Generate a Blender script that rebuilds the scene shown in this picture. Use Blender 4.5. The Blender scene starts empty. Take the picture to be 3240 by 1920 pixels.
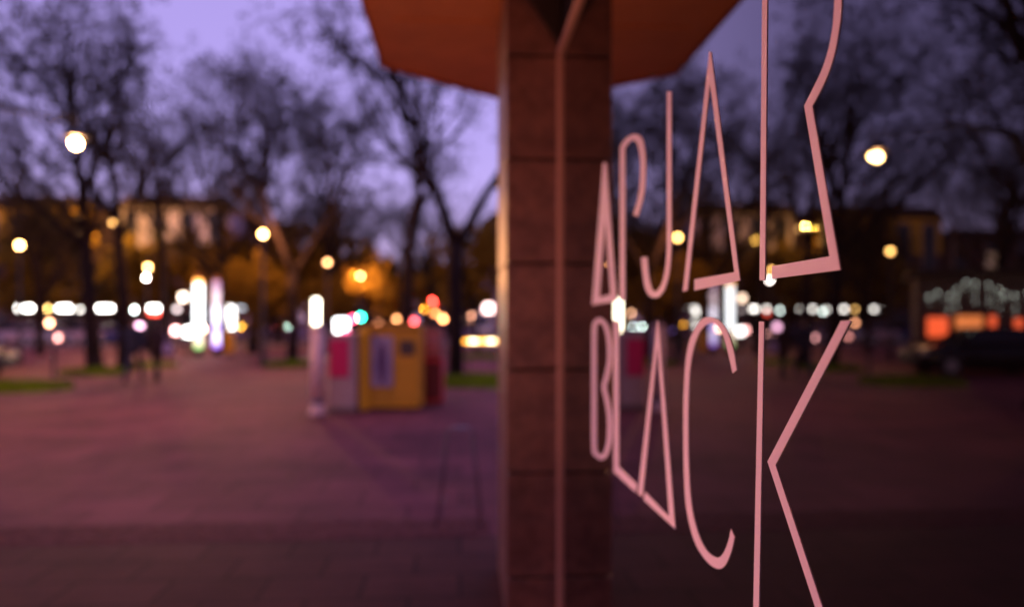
import bpy, bmesh, math, random
from mathutils import Vector, Matrix

# ------------------------------------------------------------------ camera, sky, sun, exposure
SC = bpy.context.scene
COL = SC.collection
PW, F_PX, HOR, VPX = 3240.0, 2300.0, 1013.0, 1455.0     # photo width, focal length, horizon row, vanishing column
CAM_H = 1.65
D = 0.54                                                # camera to shop glass
YAW = math.atan((1620.0 - VPX) / F_PX)
cam_d = bpy.data.cameras.new('camera'); cam = bpy.data.objects.new('camera', cam_d); COL.objects.link(cam)
cam.location = (0, 0, CAM_H); cam.rotation_euler = (math.radians(90), 0, -YAW)
cam_d.sensor_width = 36.0; cam_d.lens = F_PX / PW * 36.0
cam_d.shift_y = (HOR - 960.0) / PW
cam_d.clip_start = 0.05; cam_d.clip_end = 2000
cam_d.dof.use_dof = True; cam_d.dof.focus_distance = 1.22; cam_d.dof.aperture_fstop = 1.22
SC.camera = cam

world = bpy.data.worlds.new('World'); SC.world = world; world.use_nodes = True
wn = world.node_tree; wn.nodes.clear()
wo = wn.nodes.new('ShaderNodeOutputWorld'); wb = wn.nodes.new('ShaderNodeBackground')
sky = wn.nodes.new('ShaderNodeTexSky'); sky.sky_type = 'NISHITA'; sky.sun_disc = False
SUN_EL, SUN_AZ = math.radians(5.0), math.radians(170)
sky.sun_elevation = SUN_EL; sky.sun_rotation = SUN_AZ
sky.air_density = 1.0; sky.dust_density = 0.6; sky.ozone_density = 1.0
tint = wn.nodes.new('ShaderNodeMix'); tint.data_type = 'RGBA'; tint.blend_type = 'MULTIPLY'
tint.inputs['Factor'].default_value = 1.0
tint.inputs[7].default_value = (1.0, 0.67, 1.25, 1)          # violet dusk cast
dusk = wn.nodes.new('ShaderNodeMix'); dusk.data_type = 'RGBA'; dusk.inputs['Factor'].default_value = 0.68
dusk.inputs[7].default_value = (2.05, 1.48, 3.6, 1)            # even afterglow
wn.links.new(sky.outputs['Color'], tint.inputs[6]); wn.links.new(tint.outputs[2], dusk.inputs[6]); wn.links.new(dusk.outputs[2], wb.inputs['Color'])
wb.inputs['Strength'].default_value = 0.1
wn.links.new(wb.outputs['Background'], wo.inputs['Surface'])

sl = bpy.data.lights.new('sun', 'SUN'); sl.energy = 0.05; sl.angle = math.radians(15); sl.color = (1, .8, .7)
so = bpy.data.objects.new('sun', sl); COL.objects.link(so)
so.rotation_euler = (math.radians(85), 0, math.pi - SUN_AZ); so.location = (-10, -20, 30)

SC.view_settings.view_transform = 'Standard'; SC.view_settings.look = 'None'
SC.view_settings.exposure = 1.3; SC.view_settings.gamma = 1.0
SC.render.engine = 'CYCLES'
SC.cycles.use_denoising = True
try: SC.cycles.denoiser = 'OPENIMAGEDENOISE'
except Exception: pass
SC.cycles.use_adaptive_sampling = True; SC.cycles.adaptive_threshold = .02
SC.cycles.max_bounces = 4; SC.cycles.sample_clamp_indirect = 4.0
SC.cycles.caustics_reflective = False; SC.cycles.caustics_refractive = False

# ------------------------------------------------------------------ helpers
WF = Vector((math.sin(YAW), math.cos(YAW), 0)); WR = Vector((math.cos(YAW), -math.sin(YAW), 0)); WU = Vector((0, 0, 1))
CAMP = Vector((0, 0, CAM_H))
def ray(px, py): return WF + WR * ((px - 1620.0) / F_PX) + WU * ((HOR - py) / F_PX)
def ground(px, py): r = ray(px, py); p = CAMP + r * (-CAM_H / r.z); p.z = 0; return p
def at(px, py, depth): return CAMP + ray(px, py) * depth          # a place seen at that pixel, depth metres ahead
def on_glass(px, py, x=D): r = ray(px, py); return CAMP + r * (x / r.x)

MATS = {}
def mat(name, col, rough=0.6, metal=0.0, var=0.0, scale=6.0, bump=0.0, ior=1.45, col2=None, spec=None, slab=0):
    if name in MATS: return MATS[name]
    m = bpy.data.materials.new(name); m.use_nodes = True
    nt = m.node_tree; b = nt.nodes['Principled BSDF']
    b.inputs['Roughness'].default_value = rough; b.inputs['Metallic'].default_value = metal
    b.inputs['IOR'].default_value = ior
    if spec is not None: b.inputs['Specular IOR Level'].default_value = spec
    b.inputs['Base Color'].default_value = (*col, 1)
    if var or bump or col2:
        tc = nt.nodes.new('ShaderNodeTexCoord'); nz = nt.nodes.new('ShaderNodeTexNoise')
        nz.inputs['Scale'].default_value = scale; nz.inputs['Detail'].default_value = 6; nz.inputs['Roughness'].default_value = .65
        nt.links.new(tc.outputs['Object'], nz.inputs['Vector'])
        rp = nt.nodes.new('ShaderNodeValToRGB')
        c2 = col2 if col2 else tuple(c * (1 - var) for c in col)
        c1 = col if col2 else tuple(min(1, c * (1 + var)) for c in col)
        rp.color_ramp.elements[0].position = .35; rp.color_ramp.elements[1].position = .65
        rp.color_ramp.elements[0].color = (*c2, 1); rp.color_ramp.elements[1].color = (*c1, 1)
        nt.links.new(nz.outputs['Fac'], rp.inputs['Fac']); src = rp.outputs['Color']
        if slab:                                   # laid slabs: joints and a tone of its own for each
            bk = nt.nodes.new('ShaderNodeTexBrick'); bk.inputs['Scale'].default_value = 1.0
            bk.inputs['Brick Width'].default_value = slab; bk.inputs['Row Height'].default_value = slab*.66; bk.inputs['Mortar Size'].default_value = .012
            bk.inputs['Color1'].default_value = (.82,.82,.82,1); bk.inputs['Color2'].default_value = (1.14,1.14,1.14,1); bk.inputs['Mortar'].default_value = (.4,.4,.4,1)
            nt.links.new(tc.outputs['Object'], bk.inputs['Vector'])
            mx = nt.nodes.new('ShaderNodeMix'); mx.data_type = 'RGBA'; mx.blend_type = 'MULTIPLY'; mx.inputs['Factor'].default_value = 1
            nt.links.new(src, mx.inputs[6]); nt.links.new(bk.outputs['Color'], mx.inputs[7]); src = mx.outputs[2]
        nt.links.new(src, b.inputs['Base Color'])
        if bump:
            bp = nt.nodes.new('ShaderNodeBump'); bp.inputs['Strength'].default_value = bump; bp.inputs['Distance'].default_value = .02
            nt.links.new(nz.outputs['Fac'], bp.inputs['Height']); nt.links.new(bp.outputs['Normal'], b.inputs['Normal'])
    MATS[name] = m; return m
def glow(name, col, strength, sample=False):
    if name in MATS: return MATS[name]
    m = bpy.data.materials.new(name); m.use_nodes = True
    b = m.node_tree.nodes['Principled BSDF']
    b.inputs['Base Color'].default_value = (.6, .6, .6, 1)
    b.inputs['Emission Color'].default_value = (*col, 1); b.inputs['Emission Strength'].default_value = strength
    if not sample:
        m.cycles.emission_sampling = 'NONE'
    MATS[name] = m; return m

class MB:
    """collects shapes into one mesh"""
    def __init__(s): s.v = []; s.f = []; s.mi = []; s.cur = 0
    def add(s, vs, fs):
        o = len(s.v); s.v += [tuple(p) for p in vs]
        for f in fs: s.f.append(tuple(i + o for i in f)); s.mi.append(s.cur)
    def box(s, x0, x1, y0, y1, z0, z1):
        s.add([(x0,y0,z0),(x1,y0,z0),(x1,y1,z0),(x0,y1,z0),(x0,y0,z1),(x1,y0,z1),(x1,y1,z1),(x0,y1,z1)],
              [(0,3,2,1),(4,5,6,7),(0,1,5,4),(1,2,6,5),(2,3,7,6),(3,0,4,7)])
    def bbox(s, x0, x1, y0, y1, z0, z1, b=.01):
        """box with chamfered edges"""
        bm = bmesh.new(); bmesh.ops.create_cube(bm, size=1)
        for v in bm.verts: v.co = Vector((x0 + (v.co.x+.5)*(x1-x0), y0 + (v.co.y+.5)*(y1-y0), z0 + (v.co.z+.5)*(z1-z0)))
        bmesh.ops.bevel(bm, geom=bm.edges[:], offset=b, segments=2, affect='EDGES', profile=.6)
        bm.verts.index_update(); s.add([v.co for v in bm.verts], [[v.index for v in f.verts] for f in bm.faces]); bm.free()
    def tube(s, pts, rads, n=8, cap=True):
        base = len(s.v); prev = None
        for i, (p, r) in enumerate(zip(pts, rads)):
            p = Vector(p)
            t = (Vector(pts[min(i+1, len(pts)-1)]) - Vector(pts[max(i-1, 0)]))
            if t.length < 1e-9: t = Vector((0,0,1))
            t.normalize()
            a = t.orthogonal().normalized() if prev is None else (prev - t * prev.dot(t)).normalized()
            prev = a; b = t.cross(a)
            for k in range(n):
                w = 2*math.pi*k/n; s.v.append(tuple(p + (a*math.cos(w) + b*math.sin(w))*r))
        for i in range(len(pts)-1):
            for k in range(n):
                a0 = base+i*n+k; a1 = base+i*n+(k+1)%n
                s.f.append((a0, a1, a1+n, a0+n)); s.mi.append(s.cur)
        if cap:
            s.f.append(tuple(base+k for k in reversed(range(n)))); s.mi.append(s.cur)
            e = base+(len(pts)-1)*n; s.f.append(tuple(e+k for k in range(n))); s.mi.append(s.cur)
    def lathe(s, prof, n=16, c=(0,0,0)):
        s.tube([(c[0], c[1], c[2]+z) for r, z in prof], [max(r, 1e-4) for r, z in prof], n)
    def ball(s, c, r, n=12, m=8, sz=1.0):
        s.lathe([(r*math.sin(math.pi*i/m), -r*sz*math.cos(math.pi*i/m)) for i in range(m+1)], n, c)
    def prism(s, poly, y0, y1):
        """poly in x,z extruded along y"""
        n = len(poly)
        s.add([(x, y0, z) for x, z in poly] + [(x, y1, z) for x, z in poly],
              [tuple(range(n)), tuple(range(2*n-1, n-1, -1))] + [(i, i+n, (i+1) % n+n, (i+1) % n) for i in range(n)])
    def mesh(s, name, mats, smooth=False):
        me = bpy.data.meshes.new(name); me.from_pydata(s.v, [], s.f)
        for m in (mats if isinstance(mats, (list, tuple)) else [mats]): me.materials.append(m)
        me.polygons.foreach_set('material_index', s.mi)
        bm = bmesh.new(); bm.from_mesh(me); bmesh.ops.recalc_face_normals(bm, faces=bm.faces[:]); bm.to_mesh(me); bm.free()
        if smooth: me.polygons.foreach_set('use_smooth', [True]*len(me.polygons))
        me.update(); return me
    def build(s, name, mats, parent=None, smooth=False): return link(name, s.mesh(name, mats, smooth), parent)
def link(name, me, parent=None):
    o = bpy.data.objects.new(name, me); COL.objects.link(o); o.parent = parent; return o
def tag(o, label=None, cat=None, group=None, kind=None):
    if label: o['label'] = label
    if cat: o['category'] = cat
    if group: o['group'] = group
    if kind: o['kind'] = kind
    return o
def thing(name, label, cat, loc=(0,0,0), rz=0.0, group=None):
    o = bpy.data.objects.new(name, None); COL.objects.link(o); o.empty_display_size = .2
    o.location = loc; o.rotation_euler = (0, 0, rz); return tag(o, label, cat, group)
def copy_tree(o, parent=None):
    c = o.copy(); COL.objects.link(c); c.parent = parent
    for ch in list(o.children): copy_tree(ch, c)
    return c

# ------------------------------------------------------------------ ground
def sheet(name, x0, x1, y0, y1, z, m, nx=1, ny=1):
    b = MB(); b.add([(x0,y0,z),(x1,y0,z),(x1,y1,z),(x0,y1,z)], [(0,1,2,3)])
    return tag(b.build(name, m), kind='structure')
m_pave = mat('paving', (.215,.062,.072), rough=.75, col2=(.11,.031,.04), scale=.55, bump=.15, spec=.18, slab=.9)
m_slab = mat('paving_slabs', (.10,.037,.034), rough=.75, col2=(.065,.023,.022), scale=1.3, bump=.1, spec=.15, slab=.6)  # darker stone, deepened further to imitate the dark fade nearest the camera
m_asph = mat('asphalt', (.07,.05,.05), rough=.6, var=.25, scale=2)
sheet('ground', -600, 600, -200, 900, 0, m_pave)
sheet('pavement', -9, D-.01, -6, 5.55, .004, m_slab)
sheet('road', -120, 60, 47, 54.5, .008, m_asph)
# cobbled strip that parts the shop pavement from the square
rnd = random.Random(4)
b = MB()
for i in range(110):
    for j in range(6):
        x = -9 + i*.084 + rnd.uniform(-.006,.006); y = 5.58 + j*.085 + rnd.uniform(-.006,.006)
        b.bbox(x, x+.074, y, y+.074, -.02, .006+rnd.uniform(-.002,.003), .004)
o = b.build('cobbles', mat('cobble', (.13,.042,.042), rough=.75, var=.3, scale=9, spec=.15)); tag(o, 'strip of small dark cobbles crossing the pavement', 'cobbles', kind='stuff')
b = MB(); b.box(-120, 60, 46.7, 46.98, -.05, .12); b.box(-120, 60, 54.52, 54.8, -.05, .12)
tag(b.build('kerb', mat('kerb_stone', (.34,.26,.24), var=.15)), kind='structure')

# ------------------------------------------------------------------ shop building, canopy, window
m_wall = mat('shop_plaster', (.16,.1,.09), rough=.7, var=.15, scale=2)
m_dark = mat('dark_metal', (.02,.015,.018), rough=.45)
CZ, WTOP, COLY = 3.55, 3.07, 3.91
sb = thing('shop_building', 'tall shop building on the right behind the dark lettered window', 'building', (D, 0, 0))
b = MB(); b.box(.03, 12, -12, 5.2, .0, CZ-.02)
b.build('wall', m_wall, sb)
b = MB(); b.box(.012, 12, -12, 5.2, CZ+.3, 17); b.build('upper_wall', m_wall, sb)
b = MB(); b.box(.008, .028, -2.6, 3.895, WTOP+.045, CZ-.025); b.build('lintel', m_dark, sb)
b = MB(); b.box(.012, .028, -12, -2.62, 0, CZ-.025); b.build('side_panel', m_dark, sb)
m_win = mat('window_dark', (.02,.02,.03), rough=.08)
for k in range(4):
    for j in range(5):
        b = MB(); b.bbox(-.03, .03, -10.2+j*3.0, -8.8+j*3.0, 5+k*3.0, 6.9+k*3.0, .01); b.build('window', m_win, sb)

can = thing('canopy', 'rust orange flat canopy jutting out over the shop window', 'canopy', (0, 0, CZ))
m_rust = mat('rust_paint', (.9,.33,.11), rough=.5, var=.12, scale=1.2)
outl = [(D+.01,6.33),(.367,6.2),(-.575,5.47),(-.575,3.5),(-7.5,2.9),(-7.5,-9),(D+.01,-9)]  # wide part behind the camera is unseen, added to shade the near paving
b = MB(); n = len(outl)
b.add([(x,y,0) for x,y in outl]+[(x,y,.28) for x,y in outl], [tuple(range(n)), tuple(range(2*n-1,n-1,-1))]+[(i,i+n,(i+1)%n+n,(i+1)%n) for i in range(n)])
b.build('slab', m_rust, can)
for i in (1, 2):
    b = MB(); q = outl[i]; r_ = outl[i+1]; b.tube([(q[0],q[1],-.012),(r_[0],r_[1],-.012)], [.012,.012], 4); b.build('edge_trim', mat('trim_rust', (.5,.13,.04), rough=.5), can)
# soffit panels, a little below the slab, open joints between them
for (y0, y1, x0) in ((4.62,5.28,-.42),(3.5,4.58,-.42),(2.4,3.46,-.42),(1.2,2.36,-.42),(0,1.16,-.42)):
    b = MB(); b.bbox(x0, .2, y0, y1, -.012, .004, .004); b.build('soffit_panel', m_rust, can)

# unseen ground spot added to brighten the canopy, pier and window from below
up = thing('added_ground_spot', 'unseen added ground spotlight washing up the shop window and canopy', 'spotlight', (-.55, 2.0, 0))
b = MB(); b.lathe([(.09,-.03),(.09,.012),(.07,.016)], 16); b.build('rim', m_dark, up, True)
b = MB(); b.lathe([(.068,.004),(.068,.014)], 16); b.build('lens', glow('spot_lens', (1,.5,.25), 6), up, True)
sp = bpy.data.lights.new('spot', 'SPOT'); sp.energy = 46; sp.color = (1,.42,.26); sp.spot_size = math.radians(150); sp.spot_blend = .8; sp.shadow_soft_size = .05
spo = bpy.data.objects.new('spot', sp); COL.objects.link(spo); spo.parent = up; spo.location = (0,0,.04); spo.rotation_euler = (math.radians(178), 0, 0)

# stone pier
pier = thing('stone_pier', 'reddish brown stone pier of stacked blocks beside the shop window', 'pillar', (0, 0, 0))
m_stone = mat('pier_stone', (.25,.115,.105), rough=.36, col2=(.13,.057,.054), scale=9, bump=.3)
zs = [0, .26, .824, 1.384, 1.957, 2.52, 3.08, CZ-.004]
X0, X1, Y1 = .252, .95, 4.83
for i in range(len(zs)-1):
    b = MB(); b.bbox(X0, X1, COLY, Y1, zs[i]+.007, zs[i+1]-.007, .008); b.build('stone_block', m_stone, pier)
b = MB(); b.box(X0+.03, X1-.03, COLY+.03, Y1-.03, .002, CZ-.006); b.build('joint', mat('joint_dark', (.03,.018,.016)), pier)
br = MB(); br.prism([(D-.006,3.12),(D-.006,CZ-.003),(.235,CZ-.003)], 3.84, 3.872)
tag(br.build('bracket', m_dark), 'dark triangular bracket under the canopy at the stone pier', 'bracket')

sw = thing('shop_window', 'dark mirroring shop window with thin pink outlined lettering', 'shop window', (0, 0, 0))
m_glass = bpy.data.materials.new('tinted_glass'); m_glass.use_nodes = True      # dark double glazing: several reflecting faces
gn = m_glass.node_tree; gn.nodes.clear()
g_out = gn.nodes.new('ShaderNodeOutputMaterial'); g_mix = gn.nodes.new('ShaderNodeMixShader'); g_d = gn.nodes.new('ShaderNodeBsdfDiffuse'); g_g = gn.nodes.new('ShaderNodeBsdfGlossy')
g_d.inputs['Color'].default_value = (.004,.003,.004,1); g_g.inputs['Roughness'].default_value = 0.0
g_f = gn.nodes.new('ShaderNodeFresnel'); g_f.inputs['IOR'].default_value = 1.5
m1 = gn.nodes.new('ShaderNodeMath'); m1.operation = 'MULTIPLY'; m1.inputs[1].default_value = 3.0
m2 = gn.nodes.new('ShaderNodeMath'); m2.operation = 'MULTIPLY_ADD'; m2.inputs[1].default_value = 2.0; m2.inputs[2].default_value = 1.0
m3 = gn.nodes.new('ShaderNodeMath'); m3.operation = 'DIVIDE'
gn.links.new(g_f.outputs[0], m1.inputs[0]); gn.links.new(g_f.outputs[0], m2.inputs[0]); gn.links.new(m1.outputs[0], m3.inputs[0]); gn.links.new(m2.outputs[0], m3.inputs[1])
gn.links.new(m3.outputs[0], g_mix.inputs[0]); gn.links.new(g_d.outputs[0], g_mix.inputs[1]); gn.links.new(g_g.outputs[0], g_mix.inputs[2]); gn.links.new(g_mix.outputs[0], g_out.inputs['Surface'])
b = MB(); b.box(D, D+.008, -2.6, 3.876, .06, WTOP); b.build('glass_pane', m_glass, sw)
m_frame = mat('rose_frame', (.62,.34,.3), rough=.4, metal=.0)
b = MB(); b.bbox(D-.018, D+.02, 3.878, 3.906, .0, WTOP+.04, .003); b.build('mullion', m_frame, sw)
b = MB(); b.bbox(D-.018, D+.02, -2.6, 3.874, WTOP+.001, WTOP+.04, .003); b.build('top_rail', m_frame, sw)
b = MB(); b.bbox(D-.018, D+.02, -2.6, 3.874, .002, .058, .003); b.build('bottom_rail', m_frame, sw)

m_vinyl = mat('pink_vinyl', (.86,.70,.93), rough=.55)
def letter(loops, label):
    bm = bmesh.new(); xs = D-.0014
    for lp in loops:
        vs = [bm.verts.new(on_glass(x, y, xs)) for x, y in lp]
        for i in range(len(vs)): bm.edges.new((vs[i], vs[(i+1) % len(vs)]))
    bmesh.ops.triangle_fill(bm, use_beauty=True, use_dissolve=False, edges=bm.edges[:], normal=(-1,0,0))
    ex = bmesh.ops.extrude_face_region(bm, geom=bm.faces[:])
    for g in ex['geom']:
        if isinstance(g, bmesh.types.BMVert): g.co.x += .0011
    bmesh.ops.recalc_face_normals(bm, faces=bm.faces[:])
    me = bpy.data.meshes.new('letter'); bm.to_mesh(me); bm.free(); me.materials.append(m_vinyl)
    o = link('letter', me, sw); o['label'] = label
def stroke(pts, w, closed=False):
    """outline(s) of a pen stroke along a pixel polyline; w one width or a list"""
    n = len(pts); L = []; R = []
    for i in range(n):
        a = pts[(i-1) % n] if (closed or i > 0) else pts[i]; c = pts[(i+1) % n] if (closed or i < n-1) else pts[i]
        dx, dy = c[0]-a[0], c[1]-a[1]; l = math.hypot(dx, dy); ww = (w[i] if isinstance(w, list) else w)/2
        L.append((pts[i][0]+dy/l*ww, pts[i][1]-dx/l*ww)); R.append((pts[i][0]-dy/l*ww, pts[i][1]+dx/l*ww))
    return [L, R] if closed else [L + R[::-1]]
def smooth(pts, k=4, closed=False):
    out = []; n = len(pts); rng = range(n) if closed else range(n-1)
    g = (lambda i: pts[i % n]) if closed else (lambda i: pts[max(0, min(n-1, i))])
    for i in rng:
        p0, p1, p2, p3 = g(i-1), g(i), g(i+1), g(i+2)
        for j in range(k):
            t = j/k
            out.append(tuple(.5*((2*p1[q])+(-p0[q]+p2[q])*t+(2*p0[q]-5*p1[q]+4*p2[q]-p3[q])*t*t+(-p0[q]+3*p1[q]-3*p2[q]+p3[q])*t**3) for q in (0,1)))
    if not closed: out.append(pts[-1])
    return out
C4 = lambda L: [(1620+x/1.5457, 960+y/1.5457) for x, y in L]
letter([[(1908,515),(1918,515),(1951,953),(1873,965)], [(1914,690),(1932,931),(1896,941)]], 'farthest pink letter A of the upper word')
letter([[(1961,951),(1977,949)] + [(1977,470)] + smooth([(1984,458),(1994,448),(2003,444),(2013,450),(2021,475),(2026,520),(2024,585),(2017,630),(2003,680)]) + smooth([(2017,686),(2034,628),(2041,585),(2043,520),(2040,475),(2031,440),(2017,426),(2001,426),(1985,434),(1970,450),(1961,468)])],
       'pink letter P with an open bowl in the upper word')
letter(stroke([(2117,290),(2117,500)] + smooth([(2117,740),(2116,800),(2110,860),(2098,905),(2084,926),(2071,932),(2058,925),(2048,900),(2042,860),(2038,814)]),
              [13,14] + [15]*13 + [17]*4 + [20]*12 + [19]*8), 'hooked pink letter U in the upper word')
letter([[(2244,165),(2249,165),(2341,887),(2197,919),(2197,884),(2323,861),(2246,262),(2175,918),(2160,922)]], 'pink letter A with a gap in its foot in the upper word')
letter([[(2414,-230),(2431,-230),(2427,0),(2420,886),(2403,887),(2411,0)],
        smooth([(2470,-318),(2540,-318),(2610,-230),(2645,-130),(2660,-50),(2662,0),(2660,52),(2653,103),(2642,162),(2626,217),(2603,272),(2569,336)]) + [(2658,854),(2442,882),(2443,842),(2624,811)] +
        smooth([(2544,335),(2581,262),(2603,213),(2620,158),(2631,103),(2637,52),(2639,0),(2636,-50),(2620,-125),(2585,-215),(2530,-285),(2470,-290)])],
       'largest pink letter of the upper word with a kinked side')
letter(stroke(smooth([(1880,1420),(1879,1300),(1879,1150),(1880,1040),(1887,1018),(1900,1013),(1917,1033),(1927,1080),(1928,1140),(1919,1192),(1911,1224),(1920,1265),(1928,1320),(1927,1390),(1917,1432),(1903,1447),(1890,1438)], closed=True), 13.5, True),
       'pink letter B of the lower word in front of the stone pier')
letter([[(1941,1013),(1957,1013),(1957,1474),(2015,1531),(2010,1556),(1942,1492)]], 'pink letter L of the lower word')
letter([[(2079,1015),(2083,1015),(2088,1070),(2136,1672),(2037,1580),(2041,1555),(2117,1634),(2080,1095),(2032,1570),(2018,1561)]], 'pink letter A of the lower word')
letter([smooth(C4([(1098,325),(1085,240),(1060,155),(1030,100),(980,68),(930,75),(890,130),(862,200),(845,320),(838,500),(838,700),(842,860),(850,980),(870,1090),(900,1180),(940,1245),(975,1280),(1010,1296),(1040,1280),(1065,1230),(1080,1180),(1088,1140)]))
      + smooth(C4([(1070,1100),(1060,1150),(1045,1195),(1025,1230),(1000,1240),(960,1215),(925,1160),(900,1090),(880,1000),(868,880),(862,700),(862,500),(870,330),(885,230),(905,165),(935,115),(975,95),(1010,115),(1035,165),(1058,250),(1078,340)]))], 'pink letter C of the lower word')
letter([[(2401,1017),(2417,1017),(2401,1920),(2398,2060),(2380,2060),(2383,1920)],
        [(2660,1015),(2691,1014),(2453,1470),(2648,2060),(2625,2060),(2428,1459)]], 'largest pink letter K at the end of the lower word')

# ------------------------------------------------------------------ street lamps
m_post = mat('lamp_post_paint', (.03,.03,.03), rough=.5)
WARM = glow('lamp_warm', (1,.50,.13), 22)
WARM_NEAR = glow('lamp_near', (1,.55,.19), 60)
COOL = glow('lamp_white', (1,.86,.78), 45)
DIM = glow('lamp_dim', (1,.40,.15), 9)
def bulb(parent, z, watts, col=(1,.42,.17), x=0, y=0):
    l = bpy.data.lights.new('bulb', 'POINT'); l.energy = watts; l.color = col; l.shadow_soft_size = .06
    o = bpy.data.objects.new('bulb', l); COL.objects.link(o); o.parent = parent; o.location = (x, y, z); return o
def lamp_post(label, px, py, h=4.5, depth=None, m=WARM, r=.10, group='street lamps along the square', watts=430):
    z = depth or (h-CAM_H)*F_PX/(HOR-py)
    p = at(px, py, z)
    t = thing('street_lamp', label, 'street lamp', (p.x, p.y, 0), 0, group)
    b = MB(); b.lathe([(.11,0),(.11,.35),(.07,.45),(.055,1.2),(.04,p.z-.32)], 10); b.build('post', m_post, t, True)
    b = MB(); b.lathe([(.04,p.z-.32),(.07,p.z-.22),(.08,p.z-.14),(.05,p.z-.1)], 12); b.build('collar', m_post, t, True)
    b = MB(); b.ball((0,0,p.z), r, 12, 8); b.build('globe', m, t, True).visible_shadow = False     # clear glass
    b = MB(); b.lathe([(r*.75,p.z+r*.82),(r*.5,p.z+r*1.1),(.02,p.z+r*1.35)], 12); b.build('cap', m_post, t, True)
    if watts and m is WARM and z < 80: bulb(t, p.z, watts)
    if m is DIM and z < 70: bulb(t, p.z, 90, (1,.36,.08))
    return t
lamp_post('bright globe street lamp at the far left above the cars', 62, 775, m=WARM)
lamp_post('bright globe street lamp left of the lit advertising columns', 468, 845, m=WARM)
lamp_post('bright globe street lamp left of the forked tree in the grass', 832, 740, 4.75, m=WARM)
lamp_post('bright globe street lamp right of the lit advertising columns', 738, 890, m=WARM)
lamp_post('dim orange street lamp right of the forked tree trunk', 1036, 830, m=DIM)
lamp_post('yellow street lamp high above the yellow cabinet', 1140, 873, m=WARM)
lamp_post('dim orange street lamp left of the forked tree trunk', 868, 912, m=DIM)
lamp_post('small far yellow street lamp above the teal signal', 1115, 957, m=WARM)
lamp_post('small far orange street lamp beside the yellow one', 1150, 960, m=DIM)
lamp_post('small far white street lamp above the yellow cabinet', 1187, 952, m=COOL)
lamp_post('small far pale street lamp just left of the forked trunk', 895, 958, m=COOL)
lamp_post('small far orange street lamp over the red cabinet', 1400, 1000, 4.5, 90, m=DIM)

def near_lamp(label, x, y, h, watts):
    t = thing('street_lamp', label, 'street lamp', (x, y, 0), 0, 'street lamps along the square')
    b = MB(); b.lathe([(.11,0),(.11,.35),(.07,.45),(.055,1.2),(.04,h-.3)], 10); b.build('post', m_post, t, True)
    b = MB(); b.ball((0,0,h), .10, 12, 8); b.build('globe', WARM_NEAR, t, True).visible_shadow = False
    bulb(t, h, watts)
    b = MB(); b.lathe([(.04,h-.32),(.08,h-.22),(.1,h-.15),(.05,h-.13)], 12); b.build('collar', m_post, t, True)
near_lamp('street lamp of the row behind the viewpoint, mirrored as warm spots on the pier', -5.2, -3.0, 3.1, 70)
near_lamp('unseen street lamp added beyond the left edge as side light', -10.6, 12.4, 4.2, 120)  # out of view, added to light the pier edge, letters and ground

lamp_post('far dim brown street lamp above the right of the yellow cabinet', 1228, 980, 4.5, 75, m=DIM)
lamp_post('far dim peach street lamp beyond the light bar', 1500, 1004, 4.5, 60, m=WARM, watts=60)
lamp_post('far dim orange street lamp right of the red signals', 1428, 1008, 4.5, 80, m=DIM)
lamp_post('far lilac white street lamp left of the forked trunk, lower than its neighbour', 846, 978, m=COOL)
lamp_post('pale street lamp just below the lamp beside the lilac house', 464, 878, m=COOL)

# whip mast lamp hanging in from the left
p = at(240, 455, 11.6)
t = thing('mast_lamp', 'large bright lamp hanging from a curved mast among branches at upper left', 'street lamp', (p.x-3.4, p.y+.4, 0))
L = Vector((3.4, -.4, p.z))
b = MB(); b.tube([(0,0,0),(0,0,3.2),(.1,-.02,4.2),(.7,-.08,4.95),(1.8,-.2,5.15),(3.2,-.38,4.85),(3.4,-.4,4.72)], [.08,.06,.05,.045,.035,.03,.028], 8); b.build('mast', m_post, t, True)
b = MB(); b.tube([(3.4,-.4,4.76),(3.4,-.4,p.z+.13)], [.02,.02], 6); b.build('hanger', m_post, t)
b = MB(); b.lathe([(.02,.27),(.09,.2),(.2,.13),(.21,.1)], 14, L); b.build('shade', m_post, t, True)
b = MB(); b.ball(L, .075, 14, 8); b.build('globe', WARM_NEAR, t, True).visible_shadow = False
bulb(t, p.z, 150, x=3.4, y=-.4)
back = at(236, 452, 12.75) - Vector((p.x-3.4, p.y+.4, 0))
b = MB(); b.tube([(1.8,-.2,5.13),(2.6,.5,5.12),(back.x,back.y,back.z+.5),(back.x,back.y,back.z+.12)], [.03,.028,.025,.02], 6); b.build('second_arm', m_post, t, True)
b = MB(); b.lathe([(.02,.27),(.09,.2),(.2,.13),(.21,.1)], 14, back); b.build('shade', m_post, t, True)
b = MB(); b.ball(back, .07, 14, 8); b.build('globe', WARM_NEAR, t, True).visible_shadow = False

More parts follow.
